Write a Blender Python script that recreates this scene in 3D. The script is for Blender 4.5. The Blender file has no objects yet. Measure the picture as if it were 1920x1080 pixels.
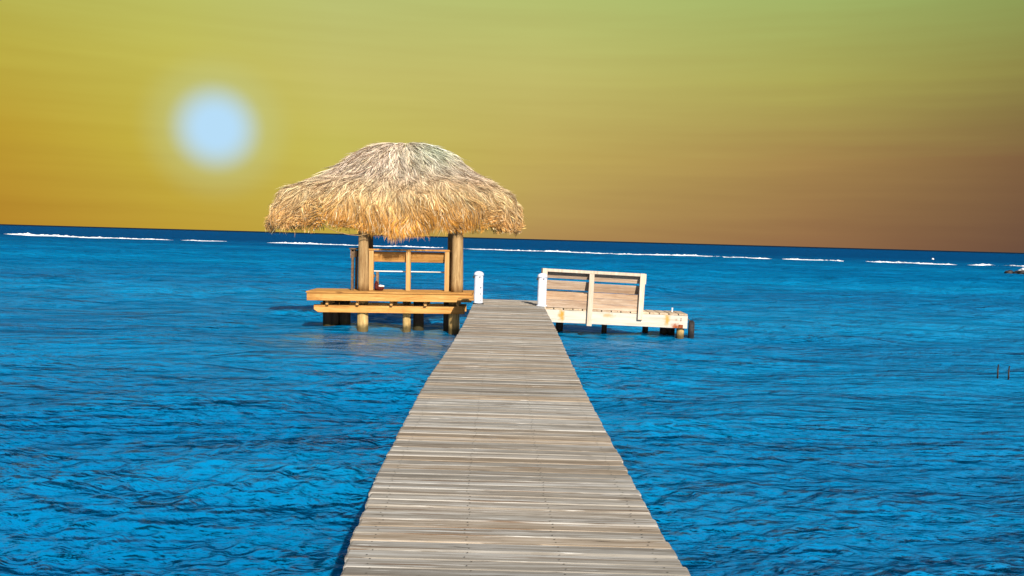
import bpy, bmesh, math, random
import numpy as np
from mathutils import Vector, Matrix
R = math.radians
random.seed(7); rng = np.random.default_rng(11)
scene = bpy.context.scene
COL = scene.collection

# ------------------------------------------------------------------ camera
F, CX, CY = 1590.0, 960.0, 540.0          # focal length and centre in photo pixels (1920 wide)
CAMZ = 2.6
PITCH, ROLL = math.atan(93.0 / F), R(1.61)
cam_d = bpy.data.cameras.new('camera'); cam = bpy.data.objects.new('camera', cam_d); COL.objects.link(cam)
cam_d.sensor_width = 36.0; cam_d.lens = F / 1920 * 36.0
cam_d.clip_start = 0.05; cam_d.clip_end = 90000
CM = Matrix.Rotation(math.pi / 2 - PITCH, 4, 'X') @ Matrix.Rotation(ROLL, 4, 'Z')
cam.matrix_world = Matrix.Translation((0, 0, CAMZ)) @ CM
scene.camera = cam

# ------------------------------------------------------------------ light
SUN_AZ, SUN_EL = R(17), R(30)             # the key light comes from behind the viewer, to the right
EXPOSURE = 0.6
sun_d = bpy.data.lights.new('sun_lamp', 'SUN'); sun = bpy.data.objects.new('sun_lamp', sun_d); COL.objects.link(sun)
sun_d.energy = 5.0; sun_d.angle = R(0.5); sun_d.color = (1.0, 0.92, 0.79)
ldir = Vector((-math.sin(SUN_AZ) * math.cos(SUN_EL), math.cos(SUN_AZ) * math.cos(SUN_EL), -math.sin(SUN_EL)))
sun.rotation_euler = ldir.to_track_quat('-Z', 'Y').to_euler()
sun.location = (8, -15, 12)
vs = scene.view_settings
vs.view_transform = 'Standard'; vs.look = 'None'; vs.gamma = 1.0; vs.exposure = EXPOSURE; vs.use_curve_mapping = False

def ray(px, py):
    return (CM.to_3x3() @ Vector(((px - CX) / F, -(py - CY) / F, -1.0))).normalized()
def P(px, py, D):
    d = ray(px, py); t = D / d.y
    return Vector((0, 0, CAMZ)) + d * t
def PZ(px, py, z):
    d = ray(px, py); t = (z - CAMZ) / d.z
    return Vector((0, 0, CAMZ)) + d * t
def lin(c, k=1.0):
    return tuple((((v / 255) / 12.92 if v / 255 < 0.04045 else ((v / 255 + 0.055) / 1.055) ** 2.4)) * k for v in c[:3]) + (1.0,)

# ------------------------------------------------------------------ world sky
W = bpy.data.worlds.new('World'); scene.world = W; W.use_nodes = True
nt = W.node_tree; nt.nodes.clear(); N = nt.nodes.new; LK = nt.links.new
def wm(op, a, b=None, c=None):
    n = N('ShaderNodeMath'); n.operation = op
    for i, v in enumerate((a, b, c)):
        if v is None: continue
        if isinstance(v, (int, float)): n.inputs[i].default_value = v
        else: LK(v, n.inputs[i])
    return n.outputs[0]
def wmr(v, a, b, c=0.0, d=1.0, smooth=True):
    n = N('ShaderNodeMapRange'); n.interpolation_type = 'SMOOTHSTEP' if smooth else 'LINEAR'
    LK(v, n.inputs[0])
    for i, k in enumerate((a, b, c, d)): n.inputs[i + 1].default_value = k
    return n.outputs[0]
def wmix(f, a, b):
    n = N('ShaderNodeMix'); n.data_type = 'RGBA'
    LK(f, n.inputs[0]); LK(a, n.inputs[6]); LK(b, n.inputs[7])
    return n.outputs[2]
tc = N('ShaderNodeTexCoord'); sep = N('ShaderNodeSeparateXYZ'); LK(tc.outputs['Generated'], sep.inputs[0])
elev = wm('MULTIPLY', wm('ARCSINE', sep.outputs[2]), 180 / math.pi)
azim = wm('MULTIPLY', wm('ARCTAN2', sep.outputs[0], sep.outputs[1]), 180 / math.pi)
# soft streaks of thin cloud
mp = N('ShaderNodeMapping'); mp.inputs['Scale'].default_value = (2.0, 2.0, 34.0); LK(tc.outputs['Generated'], mp.inputs[0])
nz = N('ShaderNodeTexNoise'); nz.inputs['Scale'].default_value = 2.2; nz.inputs['Detail'].default_value = 5; LK(mp.outputs[0], nz.inputs['Vector'])
streak = wm('SUBTRACT', nz.outputs[0], 0.5)
e2 = wm('MULTIPLY_ADD', streak, 1.6, elev)
ef = wmr(e2, 0, 40, 0, 1, smooth=False)
cols = [  # azimuth, colours seen at 0, 5.4, 10.4, 15.7 and 40 degrees of elevation
    (-31, (182, 136, 44), (190, 158, 52), (188, 174, 70), (180, 183, 92), (120, 150, 105)),
    (-22, (190, 156, 54), (196, 179, 68), (195, 187, 86), (186, 191, 102), (122, 152, 110)),
    (-12, (196, 170, 70), (200, 189, 90), (197, 190, 106), (186, 192, 116), (122, 152, 112)),
    (1.5, (178, 142, 84), (194, 172, 92), (194, 186, 106), (182, 191, 112), (112, 146, 108)),
    (19, (146, 106, 72), (166, 134, 78), (172, 166, 86), (163, 181, 104), (96, 136, 100)),
    (31, (110, 80, 62), (128, 96, 64), (144, 136, 72), (140, 159, 88), (80, 120, 92)),
    (80, (74, 56, 48), (90, 72, 54), (100, 98, 64), (92, 116, 74), (74, 108, 92)),
]
sky = None; paz = None
for az, *cc in cols:
    r = N('ShaderNodeValToRGB'); r.color_ramp.interpolation = 'LINEAR'
    el = r.color_ramp.elements
    while len(el) < 5: el.new(0.5)
    for k, (p, c) in enumerate(zip((0.0, 0.135, 0.26, 0.39, 1.0), cc)):
        el[k].position = p; el[k].color = lin(c)
    LK(ef, r.inputs[0])
    if sky is None: sky = r.outputs[0]
    else: sky = wmix(wmr(azim, paz, az, smooth=False), sky, r.outputs[0])
    paz = az
# behind the viewer the two ends of the band meet
rb = N('ShaderNodeValToRGB'); rb.color_ramp.interpolation = 'EASE'
for k, c in enumerate(((100, 76, 56), (92, 112, 96))):
    rb.color_ramp.elements[k].color = lin(c)
LK(ef, rb.inputs[0])
back = wmr(wm('ABSOLUTE', azim), 60, 150)
sky = wmix(back, sky, rb.outputs[0])
grain = wm('MULTIPLY_ADD', streak, 0.13, 1.0)
vm = N('ShaderNodeVectorMath'); vm.operation = 'SCALE'; LK(sky, vm.inputs[0]); LK(grain, vm.inputs['Scale'])
sky = vm.outputs[0]
# pale halo of the low sun
SUN_C = ray(405, 240)
HALO = (184, 222, 248)
dt = N('ShaderNodeVectorMath'); dt.operation = 'DOT_PRODUCT'; LK(tc.outputs['Generated'], dt.inputs[0]); dt.inputs[1].default_value = SUN_C
ang = wm('MULTIPLY', wm('ARCCOSINE', wm('MINIMUM', dt.outputs['Value'], 1.0)), 180 / math.pi)
hn = N('ShaderNodeRGB'); hn.outputs[0].default_value = lin(HALO)
gl = N('ShaderNodeRGB'); gl.outputs[0].default_value = lin((192, 206, 150))
sky = wmix(wmr(ang, 5.2, 2.0, 0, 0.42), sky, gl.outputs[0])
sky = wmix(wmr(ang, 3.2, .8, 0, 1), sky, hn.outputs[0])
# the upper sky turns to clear daylight blue
ns = N('ShaderNodeTexSky'); ns.sky_type = 'NISHITA'; ns.sun_disc = False
ns.sun_elevation = SUN_EL; ns.sun_rotation = math.pi - SUN_AZ
bg1 = N('ShaderNodeBackground'); LK(sky, bg1.inputs[0]); bg1.inputs[1].default_value = 2 ** -EXPOSURE
bg2 = N('ShaderNodeBackground'); LK(ns.outputs[0], bg2.inputs[0]); bg2.inputs[1].default_value = 0.085
mx = N('ShaderNodeMixShader'); LK(wmr(elev, 16, 30), mx.inputs[0]); LK(bg1.outputs[0], mx.inputs[1]); LK(bg2.outputs[0], mx.inputs[2])
wo = N('ShaderNodeOutputWorld'); LK(mx.outputs[0], wo.inputs[0])

# ------------------------------------------------------------------ helpers
def link(o, parent=None):
    COL.objects.link(o)
    if parent is not None: o.parent = parent
    return o
def mesh_obj(name, me, mat, parent=None, loc=None, rot=None, smooth=False):
    o = bpy.data.objects.new(name, me)
    if mat is not None and not me.materials: me.materials.append(mat)
    if smooth:
        me.polygons.foreach_set('use_smooth', [True] * len(me.polygons))
    if loc is not None: o.location = loc
    if rot is not None: o.rotation_euler = rot
    return link(o, parent)
def thing(name, label, cat, loc=(0, 0, 0), rot=(0, 0, 0), group=None):
    o = bpy.data.objects.new(name, None); o.empty_display_size = 0.2
    o.location = loc; o.rotation_euler = rot
    link(o); tag(o, label, cat, group); return o
def tag(o, label=None, cat=None, group=None, kind=None):
    if label: o['label'] = label
    if cat: o['category'] = cat
    if group: o['group'] = group
    if kind: o['kind'] = kind
    return o
def to_mesh(bm, name):
    me = bpy.data.meshes.new(name); bm.normal_update(); bm.to_mesh(me); bm.free(); return me
def box_me(x0, x1, y0, y1, z0, z1, bev=0.006, name='board', seg=1, wob=0.0):
    bm = bmesh.new(); bmesh.ops.create_cube(bm, size=1.0)
    for v in bm.verts:
        v.co = Vector((x0 if v.co.x < 0 else x1, y0 if v.co.y < 0 else y1, z0 if v.co.z < 0 else z1))
        if wob: v.co += Vector((random.uniform(-wob, wob), random.uniform(-wob, wob), random.uniform(-wob, wob) * .6))
    if bev: bmesh.ops.bevel(bm, geom=list(bm.edges), offset=bev, segments=seg, affect='EDGES', profile=0.6)
    return to_mesh(bm, name)
def box(name, b, mat, parent, bev=0.006, wob=0.0, rot=None):
    """a board with its own origin at its centre"""
    x0, x1, y0, y1, z0, z1 = b
    c = ((x0 + x1) / 2, (y0 + y1) / 2, (z0 + z1) / 2)
    me = box_me(x0 - c[0], x1 - c[0], y0 - c[1], y1 - c[1], z0 - c[2], z1 - c[2], bev, name, wob=wob)
    return mesh_obj(name, me, mat, parent, c, rot)
def lathe_me(prof, n=20, name='lathe', wob=0.0, lean=(0, 0), cap=True):
    """rings of (radius, z); optional irregularity"""
    V, Fc = [], []
    ph = [random.uniform(0, 6.28) for _ in range(6)]
    for i, (r, z) in enumerate(prof):
        for k in range(n):
            a = 2 * math.pi * k / n
            rr = r * (1 + wob * (math.sin(2 * a + ph[0] + z * .7) + .6 * math.sin(3 * a + ph[1] - z * 1.3) + .5 * math.sin(z * 3.1 + ph[2])))
            V.append((rr * math.cos(a) + lean[0] * z, rr * math.sin(a) + lean[1] * z, z))
    m = len(prof)
    for i in range(m - 1):
        for k in range(n):
            a, b = i * n + k, i * n + (k + 1) % n
            Fc.append((a, b, b + n, a + n))
    if cap:
        Fc.append(tuple(range(n - 1, -1, -1))); Fc.append(tuple((m - 1) * n + k for k in range(n)))
    me = bpy.data.meshes.new(name); me.from_pydata(V, [], Fc); me.update()
    for p in me.polygons: p.use_smooth = len(p.vertices) == 4
    return me
def tube_me(pts, r, n=6, name='tube'):
    V, Fc = [], []
    pts = [Vector(p) for p in pts]
    for i, p in enumerate(pts):
        d = (pts[min(i + 1, len(pts) - 1)] - pts[max(i - 1, 0)]).normalized()
        u = d.cross(Vector((0, 0, 1)));
        if u.length < 1e-3: u = Vector((1, 0, 0))
        u.normalize(); w = u.cross(d)
        rr = r[i] if isinstance(r, (list, tuple)) else r
        for k in range(n):
            a = 2 * math.pi * k / n
            V.append(p + (u * math.cos(a) + w * math.sin(a)) * rr)
    for i in range(len(pts) - 1):
        for k in range(n):
            a, b = i * n + k, i * n + (k + 1) % n
            Fc.append((a, b, b + n, a + n))
    Fc.append(tuple(range(n))); Fc.append(tuple((len(pts) - 1) * n + k for k in range(n - 1, -1, -1)))
    me = bpy.data.meshes.new(name); me.from_pydata([tuple(v) for v in V], [], Fc); me.update()
    for p in me.polygons: p.use_smooth = len(p.vertices) == 4
    return me

# ------------------------------------------------------------------ materials
class Mat:
    def __init__(s, name):
        s.m = bpy.data.materials.new(name); s.m.use_nodes = True
        s.t = s.m.node_tree; s.b = s.t.nodes['Principled BSDF']; s.out = s.t.nodes['Material Output']
    def n(s, typ, **kw):
        x = s.t.nodes.new(typ)
        for k, v in kw.items(): setattr(x, k, v)
        return x
    def l(s, a, b): s.t.links.new(a, b)
    def math(s, op, a, b=None, c=None, clamp=False):
        n = s.n('ShaderNodeMath', operation=op, use_clamp=clamp)
        for i, v in enumerate((a, b, c)):
            if v is None: continue
            if isinstance(v, (int, float)): n.inputs[i].default_value = v
            else: s.l(v, n.inputs[i])
        return n.outputs[0]
    def mr(s, v, a, b, c=0.0, d=1.0, smooth=True):
        n = s.n('ShaderNodeMapRange', interpolation_type='SMOOTHSTEP' if smooth else 'LINEAR')
        s.l(v, n.inputs[0])
        for i, k in enumerate((a, b, c, d)): n.inputs[i + 1].default_value = k
        return n.outputs[0]
    def mix(s, f, a, b, blend='MIX'):
        n = s.n('ShaderNodeMix', data_type='RGBA', blend_type=blend)
        for i, v in ((0, f), (6, a), (7, b)):
            if isinstance(v, (int, float)): n.inputs[i].default_value = v
            elif isinstance(v, tuple): n.inputs[i].default_value = v if len(v) == 4 else v + (1,)
            else: s.l(v, n.inputs[i])
        return n.outputs[2]
    def noise(s, vec, scale, detail=4, rough=.55, dist=0.0):
        n = s.n('ShaderNodeTexNoise'); n.inputs['Scale'].default_value = scale
        n.inputs['Detail'].default_value = detail; n.inputs['Roughness'].default_value = rough; n.inputs['Distortion'].default_value = dist
        s.l(vec, n.inputs['Vector']); return n.outputs[0]
    def ramp(s, v, stops):
        n = s.n('ShaderNodeValToRGB'); el = n.color_ramp.elements
        while len(el) < len(stops): el.new(0.5)
        for k, (p, c) in enumerate(stops):
            el[k].position = p; el[k].color = c if len(c) == 4 else tuple(c) + (1,)
        s.l(v, n.inputs[0]); return n.outputs[0]
    def mapping(s, vec, scale):
        n = s.n('ShaderNodeMapping'); n.inputs['Scale'].default_value = scale; s.l(vec, n.inputs[0]); return n.outputs[0]
    def bump(s, h, strength, dist, normal=None):
        n = s.n('ShaderNodeBump'); (s.l(strength, n.inputs['Strength']) if not isinstance(strength, (int, float)) else setattr(n.inputs['Strength'], 'default_value', strength)); n.inputs['Distance'].default_value = dist
        s.l(h, n.inputs['Height'])
        if normal is not None: s.l(normal, n.inputs['Normal'])
        return n.outputs[0]

def wood(name, dark, mid, light, axis='x', rough=.75, tint=None, var=0.35, grain=1.0, stains=(), wet=False, fleck=0.0, fine=1.0):
    """weathered timber; grain runs along the local axis, tone differs from piece to piece"""
    M = Mat(name)
    tc = M.n('ShaderNodeTexCoord'); oi = M.n('ShaderNodeObjectInfo')
    off = M.n('ShaderNodeVectorMath', operation='MULTIPLY_ADD')
    cb = M.n('ShaderNodeCombineXYZ')
    for k, f in enumerate((37.0, 61.0, 83.0)): M.l(M.math('MULTIPLY', oi.outputs['Random'], f), cb.inputs[k])
    add = M.n('ShaderNodeVectorMath', operation='ADD'); M.l(tc.outputs['Object'], add.inputs[0]); M.l(cb.outputs[0], add.inputs[1])
    v = add.outputs[0]
    sc = {'x': (.9, 14, 14), 'y': (14, .9, 14), 'z': (14, 14, .9)}[axis]
    sc2 = {'x': (2.5, 60, 60), 'y': (60, 2.5, 60), 'z': (60, 60, 2.5)}[axis]
    g1 = M.noise(M.mapping(v, sc), 1.0 * grain, 5, .6, .6)
    g2 = M.noise(M.mapping(v, sc2), 1.6 * grain * fine, 4, .6, .3)
    blot = M.noise(v, 2.3, 3)
    h = M.math('ADD', M.math('MULTIPLY', g1, .62), M.math('MULTIPLY', g2, .38))
    col = M.ramp(h, ((.30, dark), (.47, mid), (.64, light)))
    # piece to piece
    pr = M.math('FRACT', M.math('MULTIPLY', oi.outputs['Random'], 7.31))
    tone = M.mr(pr, 0, 1, 1 - var, 1 + var * .75, smooth=False)
    cm = M.n('ShaderNodeVectorMath', operation='SCALE'); M.l(col, cm.inputs[0]); M.l(tone, cm.inputs['Scale']); col = cm.outputs[0]
    if tint:
        pr2 = M.math('FRACT', M.math('MULTIPLY', oi.outputs['Random'], 23.3))
        col = M.mix(M.math('MULTIPLY', M.mr(pr2, .35, .95), .75), col, M.mix(1.0, col, tint, 'MULTIPLY'))
    col = M.mix(M.mr(blot, .52, .75, 0, .35), col, dark)
    kn = M.noise(M.mapping(v, {'x': (2.2, 9, 9), 'y': (9, 2.2, 9), 'z': (9, 9, 2.2)}[axis]), 1.0, 2)
    col = M.mix(M.mr(kn, .70, .78, 0, .6), col, tuple(c * .35 for c in dark[:3]))
    if fleck:
        fm = {'x': (5, 75, 75), 'y': (75, 5, 75), 'z': (75, 75, 5)}[axis]
        fn = M.noise(M.mapping(v, fm), 1.0, 3, .6, .4); fm2 = M.noise(M.mapping(v, {'x': (1.3, 38, 38), 'y': (38, 1.3, 38), 'z': (38, 38, 1.3)}[axis]), 1.0, 3, .6, .6)
        col = M.mix(M.mr(fn, .60, .70, 0, fleck), col, tuple(min(1, c * 1.35) for c in light[:3]))
        col = M.mix(M.mr(fn, .40, .31, 0, fleck), col, tuple(c * .8 for c in dark[:3]))
        col = M.mix(M.mr(fm2, .42, .33, 0, fleck), col, (dark[0] * 1.5, dark[1] * 1.15, dark[2] * .8, 1))
    if wet:
        gp = M.n('ShaderNodeNewGeometry'); sz_ = M.n('ShaderNodeSeparateXYZ'); M.l(gp.outputs['Position'], sz_.inputs[0])
        zz = M.math('ADD', sz_.outputs[2], M.math('MULTIPLY', M.math('SUBTRACT', M.noise(gp.outputs['Position'], 9, 4), .5), .16))
        col = M.mix(M.mr(zz, .26, .10, 0, .82), col, (.035, .030, .012, 1))
    for (sx, sz, wx, wz, sc_, amt) in stains:
        sp = M.n('ShaderNodeSeparateXYZ'); M.l(tc.outputs['Object'], sp.inputs[0])
        dx = M.math('DIVIDE', M.math('SUBTRACT', sp.outputs[0], sx), wx); dz = M.math('DIVIDE', M.math('SUBTRACT', sp.outputs[2], sz), wz)
        d = M.math('SQRT', M.math('ADD', M.math('MULTIPLY', dx, dx), M.math('MULTIPLY', dz, dz)))
        d = M.math('ADD', d, M.math('MULTIPLY', M.math('SUBTRACT', M.noise(tc.outputs['Object'], 14, 3), .5), 1.2))
        col = M.mix(M.mr(d, 1.0, .1, 0, amt), col, sc_)
    M.l(col, M.b.inputs['Base Color'])
    M.b.inputs['Roughness'].default_value = rough; M.b.inputs['Specular IOR Level'].default_value = .12
    M.l(M.bump(h, .55, .006), M.b.inputs['Normal'])
    return M.m

pier_wood = wood('weathered_grey_deck_wood', (.085, .064, .048), (.255, .232, .20), (.42, .41, .39), 'x', tint=(1.0, .82, .64), var=.26, fine=.8, fleck=.8)
stringer_wood = wood('damp_and_shaded_brown_timber', (.07, .045, .025), (.16, .10, .06), (.24, .16, .10), 'y')  # brown structural timber; also carries the side bench's painted-in shade
hut_wood = wood('golden_deck_timber', (.20, .085, .022), (.42, .205, .055), (.54, .31, .105), 'x', var=.16, fleck=.4)
hut_wood_y = wood('golden_joist_timber', (.30, .14, .04), (.48, .25, .08), (.6, .36, .14), 'y', var=.12)
hut_wood_z = wood('golden_post_timber', (.30, .15, .05), (.50, .29, .11), (.60, .39, .175), 'z', var=.12, fleck=.3)
pole_wood = wood('round_pole_timber', (.11, .055, .02), (.30, .185, .08), (.46, .31, .15), 'z', var=.08, fleck=.5)
bench_wood = wood('pale_bench_timber', (.24, .15, .095), (.40, .285, .20), (.52, .41, .32), 'x', var=.16, tint=(1.0, .88, .74), fleck=.4)
bench_wood_z = wood('pale_bench_post_timber', (.38, .28, .20), (.53, .43, .33), (.62, .54, .45), 'z', var=.08)
dock_plank_wood = wood('pale_dock_plank', (.26, .17, .10), (.48, .36, .24), (.60, .48, .36), 'y', var=.25)
RUST = (.28, .06, .008)
fascia_white = wood('bleached_fascia_timber', (.38, .31, .23), (.50, .455, .385), (.58, .545, .48), 'x', var=.04,
    stains=((-1.44, .03, .12, .24, (.55, .24, .03), .95), (-.20, .08, .22, .10, (.45, .28, .12), .8),
            (1.36, .05, .12, .22, (.55, .25, .04), .9), (1.60, -.13, .17, .13, RUST, .98), (1.60, .05, .05, .05, (.2, .1, .04), .6)))
pile_wood = wood('waterlogged_pile', (.16, .09, .03), (.36, .24, .09), (.52, .38, .17), 'z', var=.12, wet=True, fleck=.5)
shade_toned_pile = wood('shade_toned_wet_pile', (.02, .015, .012), (.045, .032, .023), (.07, .05, .036), 'z', var=.2, wet=True)  # shade beneath the decks is put into this darker pile colour

def plain(name, col, rough=.5, spec=.5, metal=0.0, nscale=0, amt=.3, bump=0.0):
    M = Mat(name); tc = M.n('ShaderNodeTexCoord')
    c = col
    if nscale:
        nn = M.noise(tc.outputs['Object'], nscale, 5)
        c = M.mix(M.mr(nn, .35, .7, 0, 1), tuple(v * (1 - amt) for v in col), tuple(min(1, v * (1 + amt * .5)) for v in col))
        M.l(c, M.b.inputs['Base Color'])
        if bump: M.l(M.bump(nn, .6, bump), M.b.inputs['Normal'])
    else: M.b.inputs['Base Color'].default_value = col + (1,)
    M.b.inputs['Roughness'].default_value = rough; M.b.inputs['Specular IOR Level'].default_value = spec; M.b.inputs['Metallic'].default_value = metal
    return M.m
white_pvc = plain('white_painted_sleeve', (.64, .67, .76), .5, .3, nscale=9, amt=.16)
black_iron = plain('black_iron', (.02, .02, .022), .55, .4)
nail_steel = plain('nail_steel', (.10, .085, .07), .6, .4)
tyre_rub = plain('old_tyre_rubber', (.028, .024, .024), .8, .3, nscale=9, amt=.6, bump=.004)
rust_mat = plain('rusted_iron', (.24, .06, .015), .85, .2, nscale=20, amt=.5, bump=.003)
rail_white = plain('white_rail_paint', (.80, .77, .70), .5, .3)
foam_mat = plain('sea_foam', (.86, .88, .90), .9, .1, nscale=1.5, amt=.06, bump=.05)
rock_mat = plain('wet_reef_rock', (.03, .022, .02), .6, .4, nscale=3, amt=.5, bump=.05)
stake_mat = plain('dark_stake', (.045, .03, .022), .8, .2, nscale=20, amt=.4)
cloth_dark = plain('dark_red_cloth', (.10, .018, .014), .9, .1, nscale=20, amt=.5, bump=.004)
cloth_white = plain('white_cloth', (.75, .70, .66), .9, .1, nscale=20, amt=.1, bump=.003)
buoy_mat = plain('white_buoy_plastic', (.82, .82, .82), .4, .4)

# ------------------------------------------------------------------ water
def make_water():
    # one sheet: rings round the pier's landward end, finer near it, out to the horizon
    r = [4.2]
    while r[-1] < 26000: r.append(r[-1] * (1.0050 if r[-1] < 240 else 1.0050 + min(.16, (r[-1] - 240) * .0006)))
    rin = np.array([.02, .4, .9, 1.5, 2.1, 2.6, 3.1, 3.5, 3.8, 4.0]); rr = np.concatenate([rin, np.array(r)])
    fine = np.arange(-44, 44.01, .12); rest = np.arange(48, 312, 6.0)
    ang = np.radians(90 - np.concatenate([fine, rest]))       # clockwise from straight out to sea
    nx, ny = len(ang), len(rr)
    A_, R_ = np.meshgrid(ang, rr); X = R_ * np.cos(A_); Y = R_ * np.sin(A_)
    dr = np.gradient(rr); SPr = np.maximum(dr, rr * math.radians(.12)); SPr[rr < 4.2] = .05
    nf = len(fine)
    Z = np.zeros_like(X); DX = np.zeros_like(X); DY = np.zeros_like(X)
    n = 170
    lam = np.exp(rng.uniform(np.log(.13), np.log(6.0), n))
    th = R(101) + rng.normal(0, .50, n)     # crests lie mostly across the view
    slope = .40 * math.sqrt(2 / n) * np.where(lam > 1.6, .62, np.where(lam > .42, .42, 1.4))
    ph = rng.uniform(0, 6.283, n)
    gust = .85 + .30 * np.sin(X * .21 + Y * .13 + 1) * np.sin(Y * .17 - X * .06) + .20 * np.sin(X * .47 - Y * .33)
    def reflect_patch(cx, cy, r_):
        d = np.clip((r_ - np.hypot(X - cx, Y - cy)) / (r_ * .65), 0, 1); return d * d * (3 - 2 * d)
    gust = gust * (1 - .5 * np.maximum(reflect_patch(-2.7, 20.6, 3.9), reflect_patch(3.4, 21.3, 2.2)))  # waves flattened in added patches so hut and dock reflections show
    gust[:, nf:] *= 0.0; gust[:, :12] *= np.linspace(0, 1, 12)[None]; gust[:, nf - 12:nf] *= np.linspace(1, 0, 12)[None]
    for i in range(n):
        k = 2 * math.pi / lam[i]; a = slope[i] / k
        wr = np.clip((lam[i] / 3.0 - SPr) / (lam[i] / 6), 0, 1); m = int(np.nonzero(wr)[0].max()) + 1 if wr.any() else 0
        if not m: continue
        g = gust[:m, :nf] * (wr[:m, None] * a)
        arg = k * (X[:m, :nf] * math.cos(th[i]) + Y[:m, :nf] * math.sin(th[i])) + ph[i]
        Z[:m, :nf] += g * np.cos(arg); s_ = np.sin(arg) * g * .6
        DX[:m, :nf] -= math.cos(th[i]) * s_; DY[:m, :nf] -= math.sin(th[i]) * s_
    co = np.empty((nx * ny, 3), np.float32)
    co[:, 0] = (X + DX).ravel(); co[:, 1] = (Y + DY).ravel(); co[:, 2] = Z.ravel()
    idx = np.arange(nx * ny).reshape(ny, nx)
    idx = np.concatenate([idx, idx[:, :1]], 1)            # close the circle
    q = np.stack([idx[:-1, :-1], idx[1:, :-1], idx[1:, 1:], idx[:-1, 1:]], -1).reshape(-1, 4).astype(np.int32)
    me = bpy.data.meshes.new('water'); me.vertices.add(len(co)); me.vertices.foreach_set('co', co.ravel())
    me.loops.add(q.size); me.loops.foreach_set('vertex_index', q.ravel())
    me.polygons.add(len(q)); me.polygons.foreach_set('loop_start', np.arange(0, q.size, 4, dtype=np.int32))
    me.polygons.foreach_set('use_smooth', np.ones(len(q), bool))
    me.update(calc_edges=True)
    M = Mat('sea_water'); t = M.t; t.nodes.remove(M.b)
    geo = M.n('ShaderNodeNewGeometry'); pos = geo.outputs['Position']
    sp = M.n('ShaderNodeSeparateXYZ'); M.l(pos, sp.inputs[0])
    # patches added by hut and dock: flatter water, reflection raised beyond Fresnel
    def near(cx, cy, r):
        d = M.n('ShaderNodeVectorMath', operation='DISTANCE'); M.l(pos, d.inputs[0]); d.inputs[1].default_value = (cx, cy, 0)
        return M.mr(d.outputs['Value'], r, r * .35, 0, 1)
    reflect_boost = M.math('MAXIMUM', near(-2.7, 20.6, 3.9), M.math('MULTIPLY', near(3.4, 21.5, 2.0), .45))
    cs = M.mr(reflect_boost, 0, 1, 1.0, .5)
    # ripples: short crested, lying across the wind
    rip1 = M.noise(M.mapping(pos, (4.5, 10.0, 1)), 1.4, 3, .55, .3)
    rip2 = M.noise(M.mapping(pos, (1.6, 3.6, 1)), 1.4, 4, .6, .3)
    rip3 = M.noise(M.mapping(pos, (.26, .7, 1)), 1.0, 5, .65, .5)
    nrm = M.bump(rip1, M.math('MULTIPLY', cs, .9), .045)
    nrm = M.bump(rip2, M.math('MULTIPLY', cs, .9), .18, nrm)
    nrm = M.bump(rip3, M.math('MULTIPLY', cs, 1.0), .8, nrm)
    rip4 = M.noise(M.mapping(pos, (.07, .21, 1)), 1.0, 5, .7, .4)
    nrm = M.bump(rip4, M.math('MULTIPLY', cs, .9), 2.0, nrm)
    # body colour: lagoon, deeper patches, deep water beyond the reef
    big = M.noise(M.mapping(pos, (.012, .05, 1)), 1.0, 4)
    body = M.ramp(big, ((.30, (.0006, .098, .26)), (.50, (.0010, .165, .375)), (.68, (.0016, .235, .485))))
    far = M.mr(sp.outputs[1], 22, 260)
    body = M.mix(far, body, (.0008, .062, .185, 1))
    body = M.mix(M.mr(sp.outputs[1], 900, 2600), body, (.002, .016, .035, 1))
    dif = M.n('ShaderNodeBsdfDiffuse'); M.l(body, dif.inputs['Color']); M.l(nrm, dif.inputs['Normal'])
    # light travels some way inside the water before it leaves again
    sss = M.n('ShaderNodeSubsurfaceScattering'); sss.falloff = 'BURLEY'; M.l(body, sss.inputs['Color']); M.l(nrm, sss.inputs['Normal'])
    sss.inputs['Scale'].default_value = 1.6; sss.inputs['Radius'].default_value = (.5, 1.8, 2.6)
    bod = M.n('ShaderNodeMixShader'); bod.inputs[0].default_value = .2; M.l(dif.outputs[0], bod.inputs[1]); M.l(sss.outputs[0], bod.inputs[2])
    gls = M.n('ShaderNodeBsdfGlossy'); gls.inputs['Roughness'].default_value = .08; M.l(nrm, gls.inputs['Normal'])
    fr = M.n('ShaderNodeFresnel'); fr.inputs['IOR'].default_value = 1.333; M.l(nrm, fr.inputs['Normal'])
    fac = M.math('MINIMUM', M.math('MULTIPLY', M.math('MAXIMUM', M.math('SUBTRACT', fr.outputs[0], .05), 0.0), M.mr(reflect_boost, 0, 1, .55, 2.0)), M.math('ADD', M.mr(sp.outputs[1], 23, 70, .12, .015), M.math('MULTIPLY', reflect_boost, .5)))  # mirror share scaled up inside the added patches
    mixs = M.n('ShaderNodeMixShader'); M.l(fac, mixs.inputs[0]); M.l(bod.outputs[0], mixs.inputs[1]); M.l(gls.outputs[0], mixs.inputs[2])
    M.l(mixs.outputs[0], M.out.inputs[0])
    o = mesh_obj('water', me, M.m); o['kind'] = 'structure'
    o['label'] = 'choppy bright blue sea reaching to the horizon'
    return o
make_water()

# ------------------------------------------------------------------ the low sun in the sky
SUND = 40000
sm = Mat('sun_glow'); em = sm.n('ShaderNodeEmission'); em.inputs[0].default_value = lin(HALO); em.inputs[1].default_value = 2 ** -EXPOSURE
sm.l(em.outputs[0], sm.out.inputs[0])
bm = bmesh.new(); bmesh.ops.create_icosphere(bm, subdivisions=4, radius=SUND * math.tan(R(.75)))
so = mesh_obj('sun', to_mesh(bm, 'sun'), sm.m, None, Vector((0, 0, CAMZ)) + SUN_C * SUND, smooth=True)
tag(so, 'round pale blue-white sun hanging low in the yellow sky', 'sun')

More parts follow.
